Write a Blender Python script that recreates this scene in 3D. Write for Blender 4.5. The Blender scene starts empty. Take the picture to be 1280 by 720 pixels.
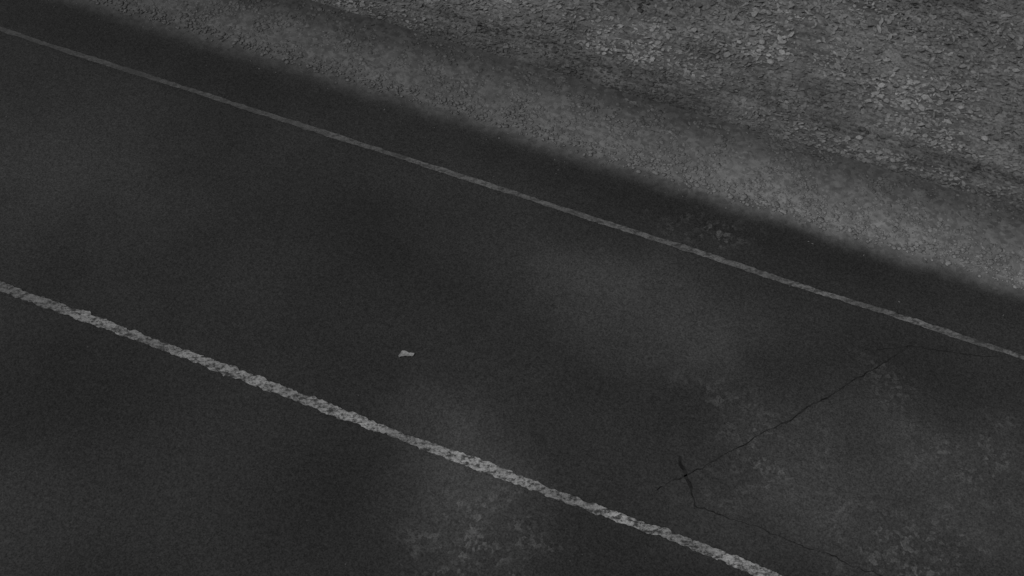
import bpy, math, random
import numpy as np
from mathutils import noise, Vector
random.seed(4); rng=np.random.default_rng(7)
S=bpy.context.scene
S.view_settings.view_transform='Standard'; S.view_settings.look='None'; S.view_settings.exposure=0

# ---------------------------------------------------------------- helpers
class NT:
    def __init__(s,name):
        s.m=bpy.data.materials.new(name); s.m.use_nodes=True
        s.t=s.m.node_tree; s.b=s.t.nodes['Principled BSDF']
        s.b.inputs['Roughness'].default_value=.95
        s.b.inputs['Specular IOR Level'].default_value=.15
        s.co=s.t.nodes.new('ShaderNodeNewGeometry').outputs['Position']
    def n(s,ty,**k):
        x=s.t.nodes.new(ty)
        for a,b in k.items(): setattr(x,a,b)
        return x
    def put(s,inp,v):
        if isinstance(v,bpy.types.NodeSocket): s.t.links.new(v,inp)
        else: inp.default_value=v
    def math(s,op,a,b=0.0,clamp=False):
        x=s.n('ShaderNodeMath',operation=op,use_clamp=clamp); s.put(x.inputs[0],a); s.put(x.inputs[1],b); return x.outputs[0]
    def noise(s,scale,detail=3,rough=.55,vec=None,dist=0.):
        x=s.n('ShaderNodeTexNoise'); s.put(x.inputs['Vector'],vec or s.co)
        x.inputs['Scale'].default_value=scale; x.inputs['Detail'].default_value=detail
        x.inputs['Roughness'].default_value=rough; x.inputs['Distortion'].default_value=dist
        return x.outputs['Fac']
    def voro(s,scale,feature='F1',out='Distance',vec=None):
        x=s.n('ShaderNodeTexVoronoi',feature=feature); s.put(x.inputs['Vector'],vec or s.co); x.inputs['Scale'].default_value=scale
        return x.outputs[out]
    def rng(s,v,a,b,c,d,smooth=True):
        x=s.n('ShaderNodeMapRange'); x.interpolation_type='SMOOTHSTEP' if smooth else 'LINEAR'
        s.put(x.inputs[0],v)
        for i,q in enumerate((a,b,c,d)): s.put(x.inputs[i+1],q)
        return x.outputs[0]
    def map(s,loc=(0,0,0),rot=0,sc=(1,1,1),vec=None):
        a=s.n('ShaderNodeVectorMath',operation='SUBTRACT'); s.put(a.inputs[0],vec or s.co); a.inputs[1].default_value=loc
        r=s.n('ShaderNodeVectorRotate',rotation_type='Z_AXIS'); s.put(r.inputs['Vector'],a.outputs[0]); r.inputs['Angle'].default_value=-rot
        m=s.n('ShaderNodeVectorMath',operation='MULTIPLY'); s.put(m.inputs[0],r.outputs[0]); m.inputs[1].default_value=sc
        return m.outputs[0]
    def patch(s,x,y,rx,ry,rot,warp,inner=.0):
        v=s.map((x,y,0),math.radians(rot),(1/rx,1/ry,0))
        l=s.n('ShaderNodeVectorMath',operation='LENGTH'); s.put(l.inputs[0],v)
        d=s.math('ADD',l.outputs['Value'],warp)
        return s.rng(d,inner,1.,1.,0.)
    def xyz(s):
        x=s.n('ShaderNodeSeparateXYZ'); s.put(x.inputs[0],s.co); return x.outputs
    def grey(s,v):
        c=s.n('ShaderNodeCombineColor')
        for i in range(3): s.put(c.inputs[i],v)
        s.put(s.b.inputs['Base Color'],c.outputs[0])
    def bump(s,h,strength,dist=.01):
        x=s.n('ShaderNodeBump'); x.inputs['Strength'].default_value=strength; x.inputs['Distance'].default_value=dist
        s.put(x.inputs['Height'],h); s.put(s.b.inputs['Normal'],x.outputs[0])

def mesh(name,verts,faces,mat,cols=None,smooth=False):
    me=bpy.data.meshes.new(name)
    verts=np.asarray(verts,dtype=np.float32); faces=np.asarray(faces,dtype=np.int32)
    k=faces.shape[1]
    me.vertices.add(len(verts)); me.vertices.foreach_set('co',verts.ravel())
    me.loops.add(faces.size); me.loops.foreach_set('vertex_index',faces.ravel())
    me.polygons.add(len(faces)); me.polygons.foreach_set('loop_start',np.arange(0,faces.size,k,dtype=np.int32))
    me.update(calc_edges=True); me.validate()
    if cols is not None:
        a=me.attributes.new('tone','FLOAT','POINT'); a.data.foreach_set('value',np.asarray(cols,dtype=np.float32))
    if smooth: me.polygons.foreach_set('use_smooth',np.ones(len(faces),dtype=bool))
    me.materials.append(mat)
    o=bpy.data.objects.new(name,me); S.collection.objects.link(o); return o

def grid(xs,ys,hf):
    X,Y=np.meshgrid(xs,ys); Z=hf(X,Y)
    v=np.stack([X.ravel(),Y.ravel(),Z.ravel()],1); nx,ny=len(xs),len(ys)
    i=np.arange(nx-1)[None,:]+nx*np.arange(ny-1)[:,None]; i=i.ravel()
    return v,np.stack([i,i+1,i+nx+1,i+nx],1)

# ---------------------------------------------------------------- materials
def shoulder_tone(m):
    X,Y,Z=m.xyz()
    big=m.rng(m.noise(.7,2),.3,.7,.88,1.12)
    mid=m.rng(m.noise(9,3,.6),.3,.7,.84,1.16)
    spc=m.n('ShaderNodeSeparateColor'); m.put(spc.inputs[0],m.voro(20,out='Color'))
    fine=m.rng(spc.outputs[0],0,1,.78,1.28,False)
    bright=m.rng(X,-9,1,.66,1.05)
    # paler stone next to the carriageway, more so toward +X
    lip=m.math('ADD',1.,m.math('MULTIPLY',m.rng(X,-5,1.5,.05,.42),m.rng(Y,9.2,9.75,1,0)))
    t=m.math('MULTIPLY',big,mid); t=m.math('MULTIPLY',t,fine); t=m.math('MULTIPLY',t,bright); t=m.math('MULTIPLY',t,lip)
    return m.math('MULTIPLY',t,.192)

def asphalt():
    m=NT('asphalt'); X,Y,Z=m.xyz()
    warp=m.rng(m.noise(1.1,3,.6),.25,.75,-.25,.25,False)
    fine=m.rng(m.noise(62,2,.75),.3,.7,.5,1.55,False)
    f2=m.rng(m.noise(24,3,.65),.3,.7,.84,1.16,False)
    big=m.rng(m.noise(.5,3,.5),.32,.68,.86,1.14)
    def add(lst):
        tot=None
        for p,w in lst:
            q=m.math('MULTIPLY',m.patch(*p,warp),w); tot=q if tot is None else m.math('ADD',tot,q)
        return tot
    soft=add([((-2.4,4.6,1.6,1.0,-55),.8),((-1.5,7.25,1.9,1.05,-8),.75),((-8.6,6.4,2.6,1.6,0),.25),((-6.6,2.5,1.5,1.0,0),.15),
              ((1.2,6.0,2.7,1.7,10),.72),((2.3,6.7,1.5,1.2,0),.25)])  # soft dapples of light painted into the asphalt albedo
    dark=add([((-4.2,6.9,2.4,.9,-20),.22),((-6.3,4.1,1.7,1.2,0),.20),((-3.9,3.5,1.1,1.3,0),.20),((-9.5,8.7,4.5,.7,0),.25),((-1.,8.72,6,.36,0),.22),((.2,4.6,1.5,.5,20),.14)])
    rough=add([((-2.0,4.05,.9,1.1,-45),1.3),((1.9,5.6,1.3,.9,10),1.3),((.3,6.0,1.1,.7,40),1.),((-.3,6.45,.8,.5,0),1.),((2.35,6.8,1.1,.8,0),.9),((-1.0,8.6,1.1,.4,0),1.2),((1.2,7.4,.7,.4,-30),.9)])
    spx=m.n('ShaderNodeSeparateColor'); m.put(spx.inputs[0],m.voro(24,out='Color'))
    sp=m.rng(spx.outputs[0],.35,1,-.04,1.1)
    sp=m.math('MULTIPLY',m.math('MULTIPLY',sp,rough),m.rng(m.noise(4,3),.4,.62,.1,1.2))
    t=m.math('MULTIPLY',m.math('MULTIPLY',fine,f2),big)
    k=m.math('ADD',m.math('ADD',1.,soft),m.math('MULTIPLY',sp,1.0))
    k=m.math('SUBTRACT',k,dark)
    t=m.math('MULTIPLY',m.math('MULTIPLY',t,k),.051)
    chip=m.rng(m.voro(9),.035,.07,1,0)
    chip=m.math('MULTIPLY',chip,m.rng(m.noise(6,2),.5,.62,0,1))
    t=m.math('ADD',t,m.math('MULTIPLY',chip,.05))
    edge=m.math('ADD',Y,m.rng(m.noise(2.2,3,.6),.25,.75,-.05,.05,False))
    e=m.rng(edge,8.86,9.32,0,1)
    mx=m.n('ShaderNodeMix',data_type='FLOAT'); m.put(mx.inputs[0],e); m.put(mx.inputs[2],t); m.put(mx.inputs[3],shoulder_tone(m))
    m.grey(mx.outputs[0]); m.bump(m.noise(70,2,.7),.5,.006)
    return m.m

def gravel():
    m=NT('gravel'); X,Y,Z=m.xyz()
    t=shoulder_tone(m)
    edge=m.math('ADD',Y,m.rng(m.noise(1.6,3,.6),.25,.75,-.12,.12,False))
    e=m.rng(edge,9.65,10.2,1,.55)
    m.grey(m.math('MULTIPLY',t,e)); m.bump(m.noise(30,3,.7),.6,.012)
    return m.m

def soil():
    m=NT('verge_soil')
    t=m.math('MULTIPLY',m.rng(m.noise(1.3,3,.6),.3,.7,.75,1.2),m.rng(m.noise(22,3,.7),.3,.7,.7,1.35))
    v=m.map((0,0,0),math.radians(1),(.6,6,1)); st=m.rng(m.noise(2.2,3,.6,vec=v),.35,.65,.7,1.2)
    X,Y,Z=m.xyz()
    far=m.rng(Y,10.0,11.2,.62,1.)
    t=m.math('MULTIPLY',m.math('MULTIPLY',t,st),far)
    m.grey(m.math('MULTIPLY',t,.20)); m.bump(m.noise(25,3,.7),.7,.02); return m.m

def ground_m():
    m=NT('field')
    t=m.math('MULTIPLY',m.rng(m.noise(.15,5,.6),.3,.7,.7,1.3),m.rng(m.noise(8,5,.7),.3,.7,.6,1.3))
    m.grey(m.math('MULTIPLY',t,.14)); m.bump(m.noise(10,5,.7),.8,.05); return m.m

def tone_m(name,base,ns=60,lo=.8,hi=1.2):
    m=NT(name); a=m.n('ShaderNodeAttribute'); a.attribute_name='tone'
    t=m.math('MULTIPLY',a.outputs['Fac'],m.rng(m.noise(ns,2,.6),.3,.7,lo,hi))
    m.grey(m.math('MULTIPLY',t,base)); return m

def paint(name,base,wear_lo,wear_hi,xlo,xhi,slo,under=.07):
    m=NT(name); X,Y,Z=m.xyz()
    v=m.map((0,0,0),math.radians(25),(1,2.4,1))
    w=m.math('ADD',m.math('MULTIPLY',m.noise(9,4,.7,vec=v),.6),m.math('MULTIPLY',m.noise(38,3,.7),.4))
    cover=m.rng(w,wear_lo,wear_hi,0,1)
    tone=m.rng(m.noise(1.7,3),.3,.7,.72,1.28)
    fade=m.rng(X,xlo,xhi,slo,1)
    p=m.math('MULTIPLY',m.math('MULTIPLY',tone,fade),base)
    p=m.math('MULTIPLY',p,m.rng(m.noise(90,2,.7),.3,.7,.75,1.2))
    mx=m.n('ShaderNodeMix',data_type='FLOAT'); m.put(mx.inputs[0],cover); mx.inputs[2].default_value=under; m.put(mx.inputs[3],p)
    m.grey(mx.outputs[0]); m.bump(w,.6,.006); return m.m

# ---------------------------------------------------------------- ground, road, shoulder
flat=lambda z: (lambda X,Y: np.full(X.shape,z))
v,f=grid(np.linspace(-1500,1500,31),np.linspace(-1500,1500,31),flat(-.06)); mesh('ground',v,f,ground_m())
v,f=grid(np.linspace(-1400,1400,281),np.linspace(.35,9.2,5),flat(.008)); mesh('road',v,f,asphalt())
g=gravel()
def near_x(step,ext=18,far=1400):
    a=np.arange(-ext-2,ext-6,step); l=-np.geomspace(-a[0]+1,far,40)[::-1]; r=np.geomspace(a[-1]+1,far,40)
    return np.concatenate([l,a,r])
NZ=lambda x,y,s,o=0: noise.noise(Vector((x*s+o,y*s,o)))
def shh(X,Y):
    Z=np.empty(X.shape)
    for i in range(X.shape[0]):
        for j in range(X.shape[1]):
            x,y=X[i,j],Y[i,j]; t=min(1,max(0,(y-9.18)/.25))
            Z[i,j]=.004+t*(.014+.012*NZ(x,y,2.5)+.008*NZ(x,y,9,4))
    return Z
v,f=grid(near_x(.06),np.linspace(9.16,10.25,22),shh); mesh('gravel_shoulder',v,f,g,smooth=True)
v,f=grid(np.linspace(-1400,1400,281),np.linspace(-1.0,.45,4),flat(.004)); mesh('gravel_shoulder',v,f,g)

def vh(x,y):
    t=min(1,max(0,(y-10.1)/.3)); r=min(1,max(0,(y-10.3)/2.2)); e=min(1,max(0,(19-y)/1.5))
    h=.012-.035*t*(1-r)+.10*r+t*(.055*NZ(x,y,.8)+.03*NZ(x,y,2.2,3)+.012*NZ(x,y,7,8))
    h+=t*.025*NZ(x*.25,y*2.6,1.2,11)
    return h*e-(1-e)*.08
def vhg(X,Y):
    return np.array([[vh(a,b) for a,b in zip(p,q)] for p,q in zip(X,Y)])
v,f=grid(near_x(.09),np.linspace(10.1,19,90),vhg); mesh('grass_verge',v,f,soil(),smooth=True)

# ---------------------------------------------------------------- scattered stones
t=(1+5**.5)/2
ico=np.array([(-1,t,0),(1,t,0),(-1,-t,0),(1,-t,0),(0,-1,t),(0,1,t),(0,-1,-t),(0,1,-t),(t,0,-1),(t,0,1),(-t,0,-1),(-t,0,1)])/math.sqrt(1+t*t)
icf=np.array([(0,11,5),(0,5,1),(0,1,7),(0,7,10),(0,10,11),(1,5,9),(5,11,4),(11,10,2),(10,7,6),(7,1,8),(3,9,4),(3,4,2),(3,2,6),(3,6,8),(3,8,9),(4,9,5),(2,4,11),(6,2,10),(8,6,7),(9,8,1)])
def stones(name,P,R,T,mat,flatn=1.):
    n=len(P); a=rng.uniform(0,6.28,n); ca,sa=np.cos(a),np.sin(a)
    sc=np.stack([R*rng.uniform(.8,1.4,n),R*rng.uniform(.6,1,n),R*rng.uniform(.3,.5,n)*flatn],1)
    V=ico[None]*sc[:,None]*rng.uniform(.8,1.15,(n,12,1))
    x=V[...,0]*ca[:,None]-V[...,1]*sa[:,None]; y=V[...,0]*sa[:,None]+V[...,1]*ca[:,None]
    V=np.stack([x,y,V[...,2]],2)+P[:,None]
    F=icf[None]+12*np.arange(n)[:,None,None]
    return mesh(name,V.reshape(-1,3),F.reshape(-1,3),mat,np.repeat(T,12),smooth=True)
n=17000
X=rng.uniform(-17,9,n); Y=9.10+rng.beta(1.35,1.5,n)*1.1
R=rng.gamma(4,.0042,n).clip(.007,.04)
base=.64+.38*np.clip((X+9)/10,0,1)
T=base*rng.uniform(.8,1.35,n)*np.where(Y>9.85,.72,1)*(1+.3*np.clip((X+5)/6,0,1)*np.clip((9.75-Y)/.5,0,1))
st=tone_m('stone_chips',.205)
stones('gravel',np.stack([X,Y,np.full(n,.017)],1),R,T,st.m,.7)
n=900
X=rng.uniform(-14,7,n); Y=np.where(rng.random(n)<.75,9.15-rng.exponential(.12,n),rng.uniform(2,9,n)).clip(1,9.2)
R=rng.gamma(4,.0016,n).clip(.004,.014)
stones('loose_stones',np.stack([X,Y,np.full(n,.010)],1),R,rng.uniform(.4,1.0,n),st.m)

# ---------------------------------------------------------------- verge litter
def tone_at(x,y):
    k=1+.5*NZ(x,y,.7,21)+.4*NZ(x,y,2.0,31)
    k*=1+1.1*NZ(x*.22+.03*y,y*2.4,1.5,41)*max(0,1-(y-10.2)/2.6)
    k*=.5+.5*min(1,max(0,(y-10.15)/.7))
    return max(.25,k)
n=105000
X=rng.uniform(-16,9,n); Y=10.12+6.2*rng.random(n)**1.25
keep=np.array([rng.random()<.5+.7*(NZ(a,b,1.8,51)+.45) for a,b in zip(X,Y)]); X=X[keep];Y=Y[keep]; n=len(X)
Z=np.array([vh(a,b) for a,b in zip(X,Y)]); T=np.array([tone_at(a,b) for a,b in zip(X,Y)])*rng.uniform(.68,1.32,n)
rowy=np.clip((Y-10.2)/1.8,0,1)
L=rng.gamma(5,.0098,n).clip(.018,.11)*(.75+.35*rowy); W=L*rng.uniform(.35,.85,n)
ang=np.where(rng.random(n)<.7*(1-rowy)+.1,rng.normal(0,.3,n),rng.uniform(0,6.28,n))
tilt=rng.uniform(-.15,.5,n)*(.4+.6*rowy); roll=rng.normal(0,.35,n)
d=np.stack([np.cos(ang)*np.cos(tilt),np.sin(ang)*np.cos(tilt),np.sin(tilt)],1)
s=np.stack([-np.sin(ang)*np.cos(roll),np.cos(ang)*np.cos(roll),np.sin(roll)],1)
up=np.cross(d,s)
P=np.stack([X,Y,Z+.008],1)
def pt(a,b,c): return P+d*(L*a)[:,None]+s*(W*b)[:,None]+up*(L*c)[:,None]
cv=rng.uniform(-.15,.15,n)
V=np.stack([pt(-.05,0,0),pt(.3,-.5,cv),pt(.75,-.35,cv),pt(1,.1,cv*-.5),pt(.6,.5,cv),pt(.15,.4,cv*.5)],1)
F=(np.array([[0,1,2],[0,2,3],[0,3,4],[0,4,5]])[None]+6*np.arange(n)[:,None,None]).reshape(-1,3)
lm=tone_m('dry_litter',.235,40)
mesh('dry_grass',V.reshape(-1,3),F,lm.m,np.repeat(T,6))
n=2200
X=rng.uniform(-16,9,n);Y=rng.uniform(10.15,15,n)
Z=np.array([vh(a,b) for a,b in zip(X,Y)])+.012
T=rng.uniform(.6,1.5,n)*np.array([tone_at(a,b) for a,b in zip(X,Y)]); R=rng.gamma(4,.006,n).clip(.01,.05)
for i,(a,b) in enumerate([(1.6,11.15),(.2,10.65),(-1.6,11.6)]):   # a few pale cobbles
    X[i],Y[i],T[i],R[i]=a,b,2.0,.05; Z[i]=vh(a,b)+.03
stones('verge_stones',np.stack([X,Y,Z],1),R,T,st.m)

# ---------------------------------------------------------------- painted lines (ragged edges)
def line(name,y,w,mat,jit,z=.016):
    xs=np.concatenate([-np.geomspace(18,1400,60)[::-1],np.arange(-17.98,12,.02),np.geomspace(12,1400,60)])
    V=[];F=[]
    for i,x in enumerate(xs):
        c=y+.018*NZ(x,0,.8,y)
        a=jit*(NZ(x,1,6,y)+.7*NZ(x,2,17,y)+.35*NZ(x,2,40,y)); b=jit*(NZ(x,5,6,y+9)+.7*NZ(x,6,17,y+9)+.35*NZ(x,2,40,y+9))
        ww=w*(1+.3*NZ(x,3,1.1,y))
        V+=[(x,c-ww/2+a,z),(x,c+ww/2+b,z)]
        if i: F.append((2*i-2,2*i,2*i+1,2*i-1))
    return mesh(name,V,F,mat)
pb=paint('worn_paint_centre',.47,.40,.58,-8.5,-4.5,.55)
pa=paint('worn_paint_edge',.225,.38,.58,-10.5,1,.5)
line('centre_line_marking',4.85,.106,pb,.030)
line('edge_line_marking',8.23,.068,pa,.013)
line('edge_line_marking',1.30,.095,pa,.012)

# ---------------------------------------------------------------- cracks
cm=NT('crack_fill'); cm.grey(cm.rng(cm.noise(9,3,.7),.35,.65,.015,.042))
def crack(pts,w,parts,seed):
    pts=[Vector((*p,0)) for p in pts]; V=[];F=[];k=0
    for a,b in zip(pts[:-1],pts[1:]):
        L=(b-a).length; d=(b-a)/L; s=Vector((-d.y,d.x,0)); n=max(2,int(L/.02))
        for i in range(n+ (b==pts[-1])):
            p=a+d*(L*i/n); o=.03*NZ(p.x,p.y,3,seed)+.02*NZ(p.x,p.y,13,seed)+.008*NZ(p.x,p.y,35,seed)
            hw=w*(.5+.5*NZ(p.x,p.y,7,seed+5)+.35*NZ(p.x,p.y,25,seed+5)); hw=max(.0012,hw)
            V+=[tuple(p+s*(o-hw)+Vector((0,0,.012))),tuple(p+s*(o+hw)+Vector((0,0,.012)))]
            if k: F.append((2*k-2,2*k,2*k+1,2*k-1))
            k+=1
    parts.append((V,F))
parts=[]
crack([(1.37,7.89),(.5,6.67),(-.365,5.55),(-.616,5.28)],.012,parts,1)
crack([(-.50,5.72),(-.37,5.52),(-.188,5.245)],.026,parts,2)
crack([(-.188,5.245),(.6,5.27),(1.42,5.23),(3.4,5.2)],.008,parts,3)
crack([(.94,7.66),(1.37,7.89),(2.3,8.12)],.007,parts,4)
V=[];F=[]
for v,f in parts:
    o=len(V); V+=v; F+=[tuple(i+o for i in q) for q in f]
mesh('road_cracks',V,F,cm.m)

# ---------------------------------------------------------------- dead leaf on the road
V=[];F=[];N=14;M=7
for i in range(N):
    u=i/(N-1); cx=(u-.5)*.17; wd=.040*math.sin(math.pi*min(1,u*.93+.07))**.7*(1+.5*NZ(u*5,1,1,3))+.004
    for j in range(M):
        q=j/(M-1)-.5
        V.append((cx,q*2*wd*.75+.022*math.sin(u*6-.5),.016+.02*abs(q)+.008*NZ(u*6,q*3,1,2)+.008*(u-.5)**2*4))
for i in range(N-1):
    for j in range(M-1): a=i*M+j; F.append((a,a+M,a+M+1,a+1))
lf=NT('leaf_dry'); lf.grey(lf.rng(lf.noise(40,3),.3,.7,.30,.50))
o=mesh('dead_leaf',V,F,lf.m,smooth=True); o.location=(-3.58,5.75,0); o.rotation_euler=(0,0,math.radians(38))

# ---------------------------------------------------------------- light
el,az=math.radians(58),math.radians(-150)   # az measured from +Y toward +X
W=bpy.data.worlds.new('World'); S.world=W; W.use_nodes=True; nt=W.node_tree
sk=nt.nodes.new('ShaderNodeTexSky'); sk.sky_type='NISHITA'; sk.sun_disc=False; sk.sun_elevation=el; sk.sun_rotation=az
bw=nt.nodes.new('ShaderNodeRGBToBW'); nt.links.new(sk.outputs[0],bw.inputs[0]); bg=nt.nodes['Background']
nt.links.new(bw.outputs[0],bg.inputs[0]); bg.inputs[1].default_value=.06
sd=bpy.data.lights.new('sun','SUN'); sd.energy=.85; sd.angle=math.radians(20); so=bpy.data.objects.new('sun',sd); S.collection.objects.link(so)
dirv=Vector((math.sin(az)*math.cos(el),math.cos(az)*math.cos(el),math.sin(el)))
so.rotation_euler=dirv.to_track_quat('Z','Y').to_euler(); so.location=(0,0,30)

# ---------------------------------------------------------------- camera
cd=bpy.data.cameras.new('camera'); co=bpy.data.objects.new('camera',cd); S.collection.objects.link(co)
cd.sensor_width=36; cd.lens=42.19; cd.clip_end=4000
co.location=(0,0,11); co.rotation_euler=(math.radians(90-55.52),0,math.radians(22.31)); S.camera=co
